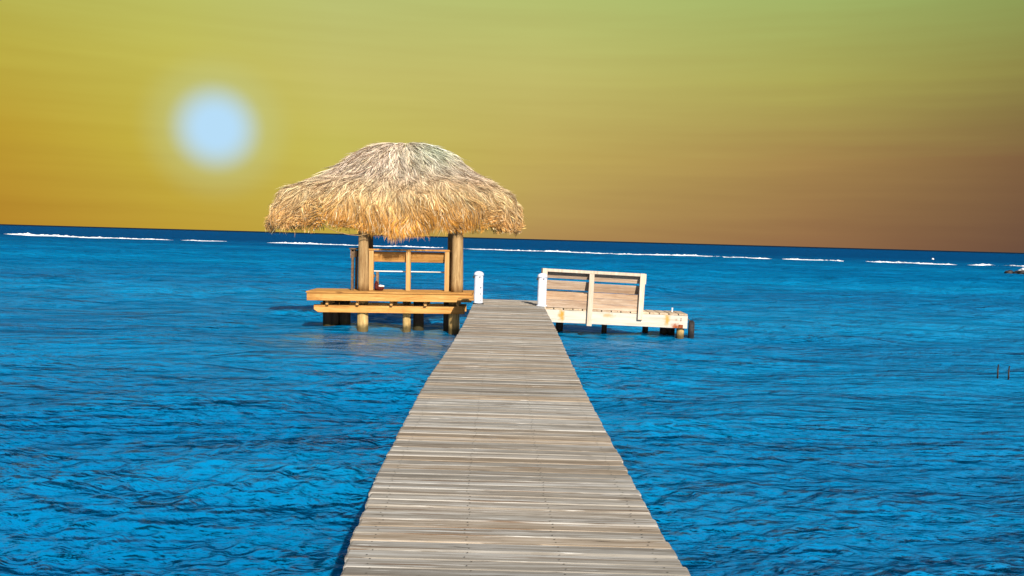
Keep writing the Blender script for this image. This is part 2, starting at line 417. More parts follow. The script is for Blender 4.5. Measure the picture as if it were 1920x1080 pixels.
# ------------------------------------------------------------------ pier
DECK = 1.0
pier = thing('pier', 'long grey weathered plank pier running out over the water', 'pier', (0, 0, 0))
Ledge = [(638, 1080), (655, 1020), (684, 950), (705, 890), (735, 835), (782, 745), (804, 705), (840, 655), (868, 610), (886, 572)]
Redge = [(1298, 1080), (1242, 1000), (1200, 925), (1165, 860), (1130, 795), (1090, 720), (1062, 660), (1044, 620), (1021, 576)]
def edge_fn(px):
    pts = [PZ(x, y, DECK) for x, y in px]
    ys = [p.y for p in pts]; xs = [p.x for p in pts]
    ke = (xs[-1] - xs[-2]) / (ys[-1] - ys[-2]) * 0
    return lambda y: float(np.interp(y, ys, xs)) + (ke * (y - ys[-1]) if y > ys[-1] else 0)
fl, fr_ = edge_fn(Ledge), edge_fn(Redge)
PW = .117; y = -1.2; PEND = PZ(955, 562, DECK).y
variants = [box_me(-.5, .5, -.0555, .0555, -.0375, 0.0, .007, 'deck_plank', wob=.0016) for _ in range(6)]
for v in variants: v.materials.append(pier_wood)
nV, nF = [], []
i = 0
while y < PEND:
    a, b = fl(y) + random.uniform(-.007, .007), fr_(y) + random.uniform(-.007, .007)
    o = bpy.data.objects.new('plank', variants[random.randrange(6)])
    o.location = ((a + b) / 2, y, DECK + random.uniform(-.005, .003)); o.scale = (b - a, 1, 1)
    o.rotation_euler = (random.uniform(-.012, .012), random.uniform(-.0015, .0015), random.uniform(-.004, .004) + (math.pi if random.random() < .5 else 0))
    link(o, pier)
    for u in (.07, .36, .64, .93):
        for s in (-.028, .028):
            cx = a + (b - a) * u + random.uniform(-.012, .012); cy = y + s + random.uniform(-.008, .008); base = len(nV)
            for k in range(6): nV.append((cx + .0052 * math.cos(k * 1.047), cy + .0052 * math.sin(k * 1.047), DECK + .0045))
            nF.append(tuple(range(base, base + 6)))
    y += PW
me = bpy.data.meshes.new('nail'); me.from_pydata(nV, [], nF); me.update()
o = mesh_obj('nail', me, nail_steel, pier); o['kind'] = 'stuff'
for u in (.10, .5, .90):
    pts = []
    for yy in np.arange(-1.0, PEND - .05, 1.2): pts.append((fl(yy) * (1 - u) + fr_(yy) * u, yy))
    V, Fc = [], []
    for (x_, y_) in pts:
        V += [(x_ - .04, y_, DECK - .23), (x_ + .04, y_, DECK - .23), (x_ + .04, y_, DECK - .042), (x_ - .04, y_, DECK - .042)]
    for k in range(len(pts) - 1):
        for j in range(4):
            Fc.append((k * 4 + j, k * 4 + (j + 1) % 4, k * 4 + 4 + (j + 1) % 4, k * 4 + 4 + j))
    Fc += [(3, 2, 1, 0), tuple(len(V) - 4 + j for j in range(4))]
    me = bpy.data.meshes.new('stringer'); me.from_pydata(V, [], Fc); me.update()
    mesh_obj('stringer', me, stringer_wood, pier)
for yy in np.arange(.5, PEND, 3.05):
    a, b = fl(yy), fr_(yy)
    box('crossbeam', (a + .03, b - .03, yy - .06, yy + .06, DECK - .41, DECK - .235), stringer_wood, pier)
    for xx in (a + .22, b - .22):
        mesh_obj('pile', lathe_me([(.12, -2.4), (.118, -.5), (.112, .2), (.108, DECK - .42)], 14, 'pile', .02), shade_toned_pile, pier, (xx, yy, 0))

# ------------------------------------------------------------------ bollards at the pier's end
def bollard(px, py, side, label):
    b = PZ(px, py, DECK); rad, h = .105, .70
    t = thing('bollard', label, 'bollard', b, group='white bollards at the end of the pier')
    mesh_obj('sleeve', lathe_me([(rad + .004, .004), (rad + .004, .03), (rad, .034), (rad, h - .02), (rad - .002, h)], 28, 'sleeve'), white_pvc, t)
    prof = [(rad + .012, h - .015), (rad + .014, h + .0), (rad + .012, h + .018)] + [(max(.002, (rad + .012) * math.cos(a)), h + .018 + .075 * math.sin(a)) for a in np.linspace(.15, 1.5, 7)]
    mesh_obj('cap', lathe_me(prof, 28, 'cap'), white_pvc, t)
    c = box('rope_hook', (-rad - .035, -rad + .015, -.055, -.015, h - .075, h - .02), black_iron, t, .006)
    mesh_obj('bolt', lathe_me([(.017, 0), (.017, .014), (.010, .018)], 10, 'bolt'), black_iron, t, (.032, -.099, h - .045), (R(90), 0, 0))
    if side < 0:
        for k, (hh, ww) in enumerate(((.52, .010), (.40, .026), (.25, .018), (.09, .012))):
            m = box('painted_mark', (-ww / 2, ww / 2, -.002, .002, -.022, .022), black_iron, t, 0, wob=.003)
            aa = R(-58); m.location = (math.cos(aa) * (rad + .001), math.sin(aa) * (rad + .001), hh); m.rotation_euler = (0, 0, aa + math.pi / 2)
    mesh_obj('base_collar', lathe_me([(rad + .03, .002), (rad + .03, .016), (rad + .006, .03)], 24, 'base_collar'), black_iron if side < 0 else white_pvc, t)
    return t
bollard(896.5, 570, -1, 'white round-capped bollard with black marks, beside the thatched hut platform')
bollard(1015.5, 574, 1, 'white round-capped bollard in front of the pale bench')

# ------------------------------------------------------------------ thatched hut on its raised platform
HD = 22.2
HO = P(575, 545.5, HD); S = HD / F
hut = thing('thatched_hut', 'open thatched palm hut on a golden timber platform over the water', 'hut', HO, (0, -.014, 0))
def hx(px, D=HD):                      # photo column -> local x at a given distance
    return P(px, 500, D).x - HO.x
def hz(py, D, px=700):
    return P(px, py, D).z - HO.z
HWD = hx(886)
nb = 9; pd = 1.30 / nb
for k in range(nb):
    box('deck_plank', (-.02 + random.uniform(-.008, .008), HWD + random.uniform(-.008, .008), -.03 + k * pd + .004, -.03 + (k + 1) * pd - .004, -.045 + random.uniform(-.002, .002), 0), hut_wood, hut, .006)
box('fascia_board', (0, HWD - .005, 0, .05, -.245, -.049), hut_wood, hut, .006)
box('fascia_board', (0, HWD - .005, 1.21, 1.26, -.245, -.049), hut_wood, hut, .006)
box('end_board', (.0, .045, .053, 1.207, -.24, -.049), hut_wood_y, hut, .006)
for xx in (.9, 1.75, 2.6, 3.45, 4.2):
    box('joist', (xx - .03, xx + .03, .054, 1.206, -.236, -.050), hut_wood_y, hut, .005)
# lower beams with a chamfered end
def beam(y0, y1, x0, x1, z0, z1, ch=.11):
    V = [(x0 + ch, z0), (x1, z0), (x1, z1), (x0, z1), (x0, z0 + ch * .7)]
    vs_ = [(x, y0, z) for x, z in V] + [(x, y1, z) for x, z in V]; n = len(V)
    fs = [tuple(range(n)), tuple(range(2 * n - 1, n - 1, -1))] + [(k, k + n, (k + 1) % n + n, (k + 1) % n) for k in range(n)]
    bm = bmesh.new(); vv = [bm.verts.new(v) for v in vs_]
    for f in fs: bm.faces.new([vv[j] for j in f])
    bmesh.ops.recalc_face_normals(bm, faces=bm.faces)
    bmesh.ops.bevel(bm, geom=list(bm.edges), offset=.005, segments=1, affect='EDGES')
    return mesh_obj('beam', to_mesh(bm, 'beam'), hut_wood, hut)
bx0, bx1 = hx(589, 22.45), hx(873, 22.45)
beam(.24, .31, bx0, bx1, -.575, -.37)
beam(1.02, 1.09, bx0, bx1, -.575, -.37)
for xx in (.5, 1.3, 2.2, 3.1, 3.95):
    box('bearer', (xx - .035, xx + .035, .13, 1.17, -.366, -.248), hut_wood_y, hut, .005)
box('gangway_plank', (HWD - .34, HWD + .30, -.55, -.04, -.155, -.112), hut_wood, hut, .006)
WZ = -HO.z                               # water level in local height
def pole(name, px, D, r0, r1, z0, z1, mat, lean=(0, 0), wob=.02):
    n = 9
    prof = [(r0 + (r1 - r0) * k / (n - 1), z0 + (z1 - z0) * k / (n - 1)) for k in range(n)]
    return mesh_obj(name, lathe_me(prof, 20, name, wob, lean), mat, hut, (hx(px, D), D - HD, 0))
FP = 22.67; RP = 23.28
pole('post', 682, FP, .150, .135, 0.0, 1.75, pole_wood)
pole('post', 858, FP, .165, .150, 0.0, 1.75, pole_wood)
pole('post', 691, RP, .14, .13, 0.0, 1.75, pole_wood)
pole('post', 849, RP, .14, .13, 0.0, 1.75, pole_wood)
pole('pile', 681, FP, .150, .148, WZ - 1.5, -.05, pile_wood)
pole('pile', 853, FP, .155, .150, WZ - 1.5, -.05, pile_wood)
pole('pile', 764, FP + .1, .11, .11, WZ - 1.5, -.25, pile_wood)
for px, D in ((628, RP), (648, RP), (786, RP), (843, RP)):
    pole('pile', px, D, .15, .145, WZ - 1.5, -.25, shade_toned_pile)
pole('pile', 616, 23.25, .15, .145, WZ - 1.5, -.25, shade_toned_pile)
# roof
RC = Vector((hx(762, 23.3), 23.4 - HD, 0)); RTOP = hz(272, 23.3, 765)
RL, RR, RF, RB = (762 - 507) * 23.3 / F, (973 - 762) * 23.3 / F, 1.12, 1.5
prof = np.array([(0, 0), (.12, .012), (.25, .052), (.38, .145), (.50, .285), (.62, .405), (.75, .485), (.88, .59), (.96, .77), (1.0, 1.0)])
DROP = 2.42
seg = np.hypot(np.diff(prof[:, 0]) * 3.3, np.diff(prof[:, 1]) * DROP); arc = np.concatenate([[0], np.cumsum(seg)]); AL = arc[-1]
def plan(ph):                            # even steps round the oblong plan -> heading
    a = np.where(np.cos(ph) < 0, RL, RR); b = np.where(np.sin(ph) < 0, RF, RB)
    return np.arctan2(b * np.sin(ph), a * np.cos(ph))
def surf(ph, s):
    """local point on the thatch at plan angle ph and distance s down the slope (metres), arrays"""
    th = plan(ph); sx, cy = np.cos(th), np.sin(th)
    a = np.where(sx < 0, RL, RR); b = np.where(cy < 0, RF, RB)
    ex = 2.5
    rad = (np.abs(sx / a) ** ex + np.abs(cy / b) ** ex) ** (-1 / ex)
    th = ph
    f = np.interp(np.minimum(s, AL), arc, prof[:, 0]); d = np.interp(np.minimum(s, AL), arc, prof[:, 1]) * DROP
    over = np.maximum(s - AL, 0)
    x = RC.x + rad * f * sx; y_ = RC.y + rad * f * cy
    x = x + over * .10 * sx; y_ = y_ + over * .10 * cy
    # ridge: the top runs a little sideways
    x = x + .0 * np.clip(1 - f * 2.2, -1, 1) * np.sign(sx) * np.minimum(1, np.abs(sx) * 2) * (f < .45)
    sag = .05 * np.sin(5 * th + .6) * f + .04 * np.sin(9 * th) * f
    lump_ = f * (.07 * np.sin(7.3 * th + 2.1 * s + 1) * np.sin(3.7 * s - 2.9 * th) + .05 * np.sin(15.1 * th - 4.2 * s) + .035 * np.sin(23 * th + 7 * s + 2))
    x = x + lump_ * sx; y_ = y_ + lump_ * cy; sag = sag + lump_ * .7
    return np.stack([x, y_, RTOP - d - over * .97 + sag], -1)
def eave_cut(th):
    """how far the fringe stops short (+) or hangs longer (-) round the roof"""
    p = surf(th, np.full_like(th, AL)); x = p[..., 0] - RC.x; front = np.clip(-(p[..., 1] - RC.y) / .5, 0, 1)
    c = .62 * np.exp(-((x + 2.25) / .36) ** 2) * front + .58 * np.exp(-((x - 2.22) / .34) ** 2) * front + .42 * np.clip((p[..., 1] - RC.y + .2) / .7, 0, 1) * (np.abs(x) < 2.75)
    c = c - .17 * np.exp(-((x - .3) / 1.3) ** 2) * front + .035 * np.sin(th * 13) + .04 * np.sin(th * 29 + 1) + .12 * np.clip((x - 2.3) / .5, 0, 1) + .08 * np.sin(x * 8.3) * np.clip((np.abs(x) - 2.2) / .5, 0, 1)
    return c
# inner shell
nt_, ns_ = 72, 18
TH, SS = np.meshgrid(np.linspace(0, 2 * math.pi, nt_, endpoint=False), np.linspace(0.02, 1, ns_), indexing='ij')
cut = eave_cut(TH[:, 0])
SS = SS * (AL - .42 - cut[:, None])
Pn = surf(TH, SS); Pn[..., 2] -= .06 + .02 * SS
Vs = Pn.reshape(-1, 3).tolist(); Fs = []
for a in range(nt_):
    for b in range(ns_ - 1):
        a2 = (a + 1) % nt_; Fs.append((a * ns_ + b, a * ns_ + b + 1, a2 * ns_ + b + 1, a2 * ns_ + b))
Fs.append(tuple(a * ns_ for a in range(nt_ - 1, -1, -1)))
me = bpy.data.meshes.new('roof'); me.from_pydata(Vs, [], Fs); me.update()
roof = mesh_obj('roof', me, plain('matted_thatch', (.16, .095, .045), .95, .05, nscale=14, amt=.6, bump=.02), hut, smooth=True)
sol = roof.modifiers.new('thick', 'SOLIDIFY'); sol.thickness = .05; sol.offset = -1
# rafters and ring beam under the thatch
for k in range(10):
    a = 2 * math.pi * (k + .5) / 10
    ss = np.linspace(.25, AL - .75, 7); pp = surf(np.full(7, a), ss); pp[:, 2] -= .17
    mesh_obj('rafter', tube_me(pp.tolist(), .035, 7, 'rafter'), pole_wood, roof)
for (x0, x1, yy) in ((hx(682, FP) - .35, hx(858, FP) + .35, FP - HD), (hx(692, RP) - .35, hx(849, RP) + .35, RP - HD)):
    mesh_obj('ring_beam', tube_me([(x0, yy, 1.79), ((x0 + x1) / 2, yy, 1.80), (x1, yy, 1.79)], .06, 10, 'ring_beam'), pole_wood, hut)
for (xa, xb) in ((hx(682, FP), hx(692, RP)), (hx(858, FP), hx(849, RP))):
    mesh_obj('ring_beam', tube_me([(xa, FP - HD - .3, 1.91), (xb, RP - HD + .3, 1.91)], .055, 10, 'ring_beam'), pole_wood, hut)
# a bent cane hanging below the left fringe
hp = [P(px, py, 22.3) - HO for px, py in ((606, 418), (618, 428), (634, 436), (655, 441), (676, 443), (694, 440))]
mesh_obj('bent_cane', tube_me(hp, .011, 5, 'bent_cane'), pole_wood, roof)

# the thatch itself
def thatch(n, s_lo, s_hi, Lr, wr, lift, name, fringe=False, clump=0):
    s0 = AL * np.sqrt(rng.uniform((s_lo) ** 2, (s_hi) ** 2, n)) if not fringe else rng.uniform(AL * s_lo, AL * s_hi, n)
    th = rng.uniform(0, 2 * math.pi, n)
    # more straw on the side facing the pier
    flip = (np.sin(th) > 0) & (rng.uniform(0, 1, n) < .45); th = np.where(flip, -th, th)
    ext = np.zeros(n)
    if clump:                                            # ragged hanging bunches, drawn together at their tips
        pc = rng.uniform(0, 2 * math.pi, clump); sc0 = rng.uniform(AL * s_lo, AL * s_hi, clump); ec = rng.uniform(-.06, .15, clump); wc = rng.uniform(.05, .11, clump)
        ci = rng.integers(0, clump, n); offp = rng.normal(0, 1, n) * wc[ci]
        th = pc[ci] + offp; s0 = sc0[ci] + rng.uniform(-.12, .12, n); ext = ec[ci]
    # tufts
    tu = np.floor(th / (2 * math.pi) * 130 + 2.0 * np.sin(s0 * 3.1)); tr = np.floor(s0 / .33 + .5 * np.sin(tu * 2.3)); hsh = np.modf(np.abs(np.sin(tu * 12.9898 + tr * 78.233) * 43758.5453))[0]
    hs2 = np.modf(np.abs(np.sin(tu * 39.425 + tr * 11.135) * 24634.6345))[0]
    L = rng.uniform(Lr[0], Lr[1], n) * (.75 + .5 * hsh)
    cutv = eave_cut(th)
    end = AL - .10 - cutv + ext + rng.normal(0, .055, n) + .10 * (hs2 - .5)
    L = np.where(s0 + L > end, np.maximum(end - s0, .08), L)
    dth = (rng.normal(0, .12, n) + (hsh - .5) * .45) * np.minimum(1, 1.2 / (s0 + .3))
    if clump: dth = -offp * .75; hsh = .55 + .45 * np.modf(np.abs(np.sin(ci * 91.7)) * 537.1)[0]; hs2 = np.modf(np.abs(np.sin(ci * 17.3)) * 911.3)[0]
    K = 4
    pts = []
    for k in range(K):
        t = k / (K - 1)
        p = surf(th + dth * t * (1 if clump else L), s0 + L * t)
        pts.append(p)
    Pp = np.stack(pts, 1)                                # n,K,3
    cen = np.array([RC.x, RC.y, 0]); rad = Pp[:, :, :2] - cen[:2]; rad /= np.linalg.norm(rad, axis=-1, keepdims=True) + 1e-6
    out = np.concatenate([rad * .75, np.full((n, K, 1), .65)], -1)
    lf = (lift[0] + rng.uniform(0, 1, n) * lift[1] + .15 * (hsh - .35))[:, None] * np.linspace(.35, 1, K)[None] 
    curl = (rng.normal(0, 1, n) * .035)[:, None] * np.linspace(0, 1, K)[None] ** 2
    Pp = Pp + out * (lf + np.maximum(curl, -.02))[:, :, None]
    wild = rng.uniform(0, 1, n) < .035
    Pp[wild] += (out[wild] * np.linspace(0, 1, K)[None, :, None] ** 1.5) * rng.uniform(.03, .14, wild.sum())[:, None, None]
    dirv = np.gradient(Pp, axis=1); dirv /= np.linalg.norm(dirv, axis=-1, keepdims=True) + 1e-9
    side = np.cross(dirv, out); side /= np.linalg.norm(side, axis=-1, keepdims=True) + 1e-9
    tw = rng.normal(0, .8, n)[:, None, None]
    nn = np.cross(side, dirv); side = side * np.cos(tw) + nn * np.sin(tw)
    w = rng.uniform(wr[0], wr[1], n)[:, None] * np.array([.7, 1.0, .85, .12])[None]
    A = Pp - side * w[:, :, None]; B = Pp + side * w[:, :, None]
    V = np.stack([A, B], 2).reshape(-1, 3).astype(np.float32)
    base = (np.arange(n) * K * 2)[:, None, None]; kk = (np.arange(K - 1) * 2)[None, :, None]
    q = (base + kk + np.array([0, 1, 3, 2])[None, None]).reshape(-1, 4).astype(np.int32)
    me = bpy.data.meshes.new(name); me.vertices.add(len(V)); me.vertices.foreach_set('co', V.ravel())
    me.loops.add(q.size); me.loops.foreach_set('vertex_index', q.ravel())
    me.polygons.add(len(q)); me.polygons.foreach_set('loop_start', np.arange(0, q.size, 4, dtype=np.int32))
    me.update(calc_edges=True)
    # straw colour: bleached grey on top, golden to orange towards the fringe, a mossy bleached patch right of the ridge
    x = Pp[:, :, 0] - RC.x; yv = Pp[:, :, 1] - RC.y; sN = (s0[:, None] + L[:, None] * np.linspace(0, 1, K)[None]) / AL
    grey = np.array([.74, .61, .49]); gold = np.array([.80, .55, .25]); orange = np.array([.68, .33, .06]); pale = np.array([.80, .68, .46])
    moss = np.array([.74, .80, .62]); dmoss = np.array([.10, .12, .055]); brown = np.array([.24, .13, .06])
    f1 = np.clip((sN - .50) / .36, 0, 1)[..., None]; f2 = np.clip((sN - .80) / .17, 0, 1)[..., None]
    c = grey * (1 - f1) + gold * f1; c = c * (1 - f2) + orange * f2
    wing = (np.clip((np.abs(x + .1) - 2.2) / .7, 0, 1) * .7)[..., None]; c = c * (1 - wing) + (pale * .55 + gold * .45) * wing * (1 - .6 * f2) + orange * 1.15 * wing * .6 * f2
    r1 = rng.uniform(0, 1, n)
    def pick(mask, colr, amt): 
        m = (mask[:, None] * amt) if np.ndim(mask) == 1 else mask * amt
        return c * (1 - m[..., None]) + colr * m[..., None]
    c = pick((r1 < .17).astype(float), brown, .8); c = pick(((r1 > .17) & (r1 < .34)).astype(float), pale, .7)
    pm = np.exp(-(((x - .85 + .35 * (sN - .3)) / .75) ** 2)) * np.exp(-((sN - .24) / .22) ** 2) * (yv < .4)
    r2 = rng.uniform(0, 1, n)
    c = pick(pm * (r2 > .22)[:, None], moss, .9); c = pick(pm * (r2 <= .16)[:, None], dmoss, .9)
    c = c * (rng.uniform(.55, 1.30, n) * (.66 + .56 * hs2))[:, None, None]
    cv = np.ones((n * K * 2, 4), np.float32); cv[:, :3] = np.repeat(c.reshape(-1, 3), 2, 0).clip(0.01, .9)
    at = me.color_attributes.new('straw', 'FLOAT_COLOR', 'POINT'); at.data.foreach_set('color', cv.ravel())
    o = mesh_obj('thatch', me, straw_mat, roof); o['kind'] = 'stuff'
    return o
Ms = Mat('straw'); ca = Ms.n('ShaderNodeVertexColor', layer_name='straw'); Ms.l(ca.outputs[0], Ms.b.inputs['Base Color'])
Ms.b.inputs['Roughness'].default_value = .7; Ms.b.inputs['Specular IOR Level'].default_value = .2
tr_ = Ms.n('ShaderNodeBsdfTranslucent'); Ms.l(ca.outputs[0], tr_.inputs[0]); mxs = Ms.n('ShaderNodeMixShader'); mxs.inputs[0].default_value = .18
Ms.l(Ms.b.outputs[0], mxs.inputs[1]); Ms.l(tr_.outputs[0], mxs.inputs[2]); Ms.l(mxs.outputs[0], Ms.out.inputs[0])
straw_mat = Ms.m
thatch(52000, .0, .97, (.35, .75), (.005, .011), (.015, .05), 'thatch')
thatch(22000, .66, .98, (.35, .8), (.005, .010), (.0, .07), 'thatch', fringe=True)
thatch(15000, .45, .92, (.5, .95), (.005, .010), (.03, .05), 'thatch', fringe=True, clump=230)

# ------------------------------------------------------------------ bench inside the hut
BD = 22.93
bo = Vector((P(696, 540, BD).x, BD, HO.z + .014 * (hx(696, BD))))
hb = thing('bench', 'golden timber bench back with a single wide top board inside the thatched hut', 'bench', bo, (0, -.010, 0), group='benches on the pier head')
sc_ = BD / F
pxs = [696, 765.5, 838]
bw = (838 - 696) * sc_; BH = 1.125
for px in pxs:
    xx = (px - 696) * sc_
    box('post', (xx - .062, xx + .062, -.045, .045, 0, BH - .05), hut_wood_z, hb, .006)
box('top_rail', (-.16, bw + .12, -.065, .085, BH - .048, BH), hut_wood, hb, .006)
for k in range(2):
    x0, x1 = (pxs[k] - 696) * sc_ + .0, (pxs[k + 1] - 696) * sc_
    b = box('back_board', (x0 + .005, x1 - .005, .085, .118, BH - .36, BH - .07), hut_wood, hb, .005, rot=(R(18), 0, 0))
    b.location.y += .03
for k in range(3):
    xx = (pxs[k] - 696) * sc_
    box('seat_bracket', (xx - .03, xx + .03, .05, .42, .33, .40), hut_wood_y, hb, .005)
mesh_obj('rail', tube_me([(-.08, .44, .50), (bw + .05, .44, .50)], .016, 8, 'rail'), rail_white, hb)
for xx in (.10, bw - .05): box('rail_post', (xx - .035, xx + .035, .40, .47, 0, .484), stringer_wood, hb, .005)
# side bench at the left, seen end on; its shade is put into the timber colour
so_ = Vector((P(666, 540, 23.2).x, 22.72, HO.z + .0))
sb = thing('bench', 'shade-toned dark bench back seen end-on left of the hut post', 'bench', so_, group='benches on the pier head')
for yy in (.05, .62): box('post', (-.03, .03, yy - .045, yy + .045, 0, 1.06), stringer_wood, sb, .005)
box('back_board', (-.055, -.032, 0, .67, .88, 1.11), stringer_wood, sb, .004)
box('back_board', (.032, .058, 0, .67, .90, 1.09), stringer_wood, sb, .004)
box('top_rail', (-.085, .085, -.03, .70, 1.112, 1.15), stringer_wood, sb, .004)
# small bundle left on the planks by the bench post
bdl = P(711, 541, 22.75); bdl.z = HO.z + .014 * hx(711, 22.75)
bt = thing('bundle', 'small dark red bundle with a white edge beside the golden bench post', 'bundle', bdl)
def lump(name, sx, sy, sz, mat, loc, sd, amp=.25):
    bm = bmesh.new(); bmesh.ops.create_icosphere(bm, subdivisions=3, radius=1)
    r_ = random.Random(sd); fr = [(Vector((r_.gauss(0, 1), r_.gauss(0, 1), r_.gauss(0, 1))) * 2.4, r_.uniform(0, 6.3)) for _ in range(6)]
    for v in bm.verts:
        d = 1 + amp * sum(math.sin(v.co.dot(k) + p) for k, p in fr) / 3
        v.co = Vector((v.co.x * sx, v.co.y * sy, max(v.co.z, -.8) * sz)) * d
    return mesh_obj(name, to_mesh(bm, name), mat, bt, loc, smooth=True)
lump('dark_cloth', .12, .10, .085, cloth_dark, (0, 0, .068), 3)
lump('white_cloth', .075, .06, .032, cloth_white, (.07, -.045, .13), 5)
lump('dark_cloth', .05, .05, .15, cloth_dark, (-.085, .02, .12), 8)

# ------------------------------------------------------------------ landing dock on the right
DD = 22.4; DS = DD / F
DO = P(1030, 579.5, DD)
dock = thing('landing_dock', 'low pale landing dock with rust-stained white fascia at right of the pier', 'dock', DO, (0, .020, 0))
DX0, DX1 = -.13, (1291 - 1030) * DS
fw = DX1 - DX0
fb = box('fascia_board', (DX0, DX1, 0, .05, -.345, -.010), fascia_white, dock, .006)
box('fascia_board', (DX0, DX1, .86, .91, -.345, -.010), fascia_white, dock, .006)
box('end_board', (DX1 - .05, DX1 - .002, .052, .858, -.34, -.012), stringer_wood, dock, .005)
pw = .2545; xx = DX0
while xx + pw < DX1 + .1:
    x1 = min(xx + pw - .022, DX1 + .01)
    box('deck_plank', (xx + .004, x1, .0 + random.uniform(-.022, .015), .94 + random.uniform(-.02, .02), -.008 + random.uniform(0, .004), .036 + random.uniform(-.003, .006)), dock_plank_wood, dock, .006)
    xx += pw
for yy in (.3, .6):
    box('joist', (DX0, DX1 - .06, yy - .03, yy + .03, -.28, -.014), stringer_wood, dock, .005)
DWZ = -DO.z
def dpile(px, D, r, mat, top=-.02):
    mesh_obj('pile', lathe_me([(r * 1.03, DWZ - 1.5), (r, DWZ), (r * 1.02, (DWZ + top) / 2), (r * .98, top)], 18, 'pile', .025), mat, dock, (P(px, 600, D).x - DO.x, D - DD, 0))
dpile(1277, 22.52 + .06, .10, pile_wood)
dpile(1134, 23.12, .07, shade_toned_pile); dpile(1211, 23.12, .08, shade_toned_pile); dpile(1246, 23.1, .11, shade_toned_pile); dpile(1259, 23.1, .11, shade_toned_pile)
dpile(1050, 23.12, .10, shade_toned_pile)
bx_ = P(1277, 600, 22.4).x - DO.x
box('rusted_bracket', (bx_ - .06, bx_ + .06, -.012, -.001, -.34, -.25), rust_mat, dock, .003, wob=.006)
for dz in (.09, .14): mesh_obj('bolt', lathe_me([(.014, 0), (.014, .012), (.008, .016)], 8, 'bolt'), rust_mat, dock, (bx_, 0, -dz), (R(90), 0, 0))
cx_ = P(1261, 580, 22.9).x - DO.x
mesh_obj('cleat', lathe_me([(.03, .03), (.022, .05), (.018, .13), (.026, .15)], 10, 'cleat'), rail_white, dock, (cx_, .55, 0))

# tyre hung on the dock's end
def tyre(name, loc, Rm, rt, rot, label):
    t = thing(name, label, 'tyre', loc, rot)
    V, Fc = [], []; n, m = 36, 14
    for i in range(n):
        a = 2 * math.pi * i / n
        for j in range(m):
            b = 2 * math.pi * j / m
            cr, cz = math.cos(b), math.sin(b)
            rr = Rm + rt * (abs(cr) ** .7) * (1 if cr > 0 else -1) * (1.0 if cr > 0 else .75); z = rt * .95 * (abs(cz) ** .75) * (1 if cz > 0 else -1)
            if cr > .75 and i % 3 == 0: rr -= .012
            V.append((z, rr * math.cos(a), rr * math.sin(a)))
    for i in range(n):
        for j in range(m):
            Fc.append((i * m + j, i * m + (j + 1) % m, ((i + 1) % n) * m + (j + 1) % m, ((i + 1) % n) * m + j))
    me = bpy.data.meshes.new('tread'); me.from_pydata(V, [], Fc); me.update()
    mesh_obj('tread', me, tyre_rub, t, smooth=True)
    mesh_obj('rope', tube_me([(-.03, -.02, Rm + rt * .6), (-.07, -.01, Rm + rt + .02), (-.14, .02, Rm + rt + .07)], .010, 6, 'rope'), stringer_wood, t)
    return t
tp = P(1296, 620, 22.75)
tyre('tyre_fender', (tp.x, tp.y, tp.z), .19, .085, (R(4), 0, R(-13)), 'old black tyre hung as a fender on the dock end')

# ------------------------------------------------------------------ pale bench on the dock
BO = P(1018, 578, DD) ; BO.y = DD
pb = thing('bench', 'pale weathered timber bench facing the sea, seen from behind on the right dock', 'bench', BO, (0, .026, 0), group='benches on the pier head')
T = (578 - 502.5) * DS
X1, X2 = (1106 - 1018) * DS, (1201 - 1018) * DS
PWD = .066
for xx, zb in ((0, -.36), (X1, -.40), (X2, -.16)):
    box('post', (xx - PWD, xx + PWD, -.095, -.003, zb, T - (.002 if xx != X1 else .085)), bench_wood_z, pb, .006)
box('top_rail', (PWD + .003, X2 - PWD - .003, -.085, .03, T - .083, T - .004), bench_wood_z, pb, .006)
box('end_trim', (X2 + PWD + .002, X2 + PWD + .03, -.07, -.01, T - .28, T - .01), bench_wood_z, pb, .004)
box('end_trim', (-PWD - .03, -PWD - .002, -.07, .02, T - .22, T - .0), stringer_wood, pb, .004)
def slat(x0, x1, zt, zb, yt, yb, th=.032):
    cz, cy = (zt + zb) / 2, (yt + yb) / 2; L = math.hypot(zt - zb, yb - yt)
    a = math.atan2(yb - yt, zt - zb)
    me = box_me(-(x1 - x0) / 2, (x1 - x0) / 2, -th / 2, th / 2, -L / 2, L / 2, .005, 'back_slat')
    mesh_obj('back_slat', me, bench_wood, pb, ((x0 + x1) / 2, cy, cz), (a, 0, 0))
def yb_(z): return .035 + (T - z) * .32
for (x0, x1, d) in ((-.05, X1 - .002, 0), (X1 + .002, X2 + .05, .02)):
    for za, zb in ((T - .09, T - .25 - d * 1.5), (T - .315 - d * 1.6, T - .55 - d * 1.2)):
        slat(x0, x1, za, zb, yb_(za), yb_(zb))
    top = T - .615 if d == 0 else T - .575
    nb_ = 2 if d == 0 else 3
    hh = (top - .035) / nb_
    xe = (x1 - .0)
    for k in range(nb_):
        box('lower_board', (x0, xe, .004, .034, .035 + k * hh + .002, .035 + (k + 1) * hh - .002), bench_wood, pb, .004)
for xx in (0.02, X1, X2 - .02):
    box('seat_bracket', (xx - .03, xx + .03, .04, .55, .33, .41), bench_wood_z, pb, .005)
for k in range(3):
    box('seat_board', (-.08, X2 + .08, .24 + k * .15, .24 + k * .15 + .14, .412, .448), bench_wood, pb, .005)
for xx in (.06, X2 - .06):
    box('leg', (xx - .04, xx + .04, .47, .55, .036, .411), bench_wood_z, pb, .005)

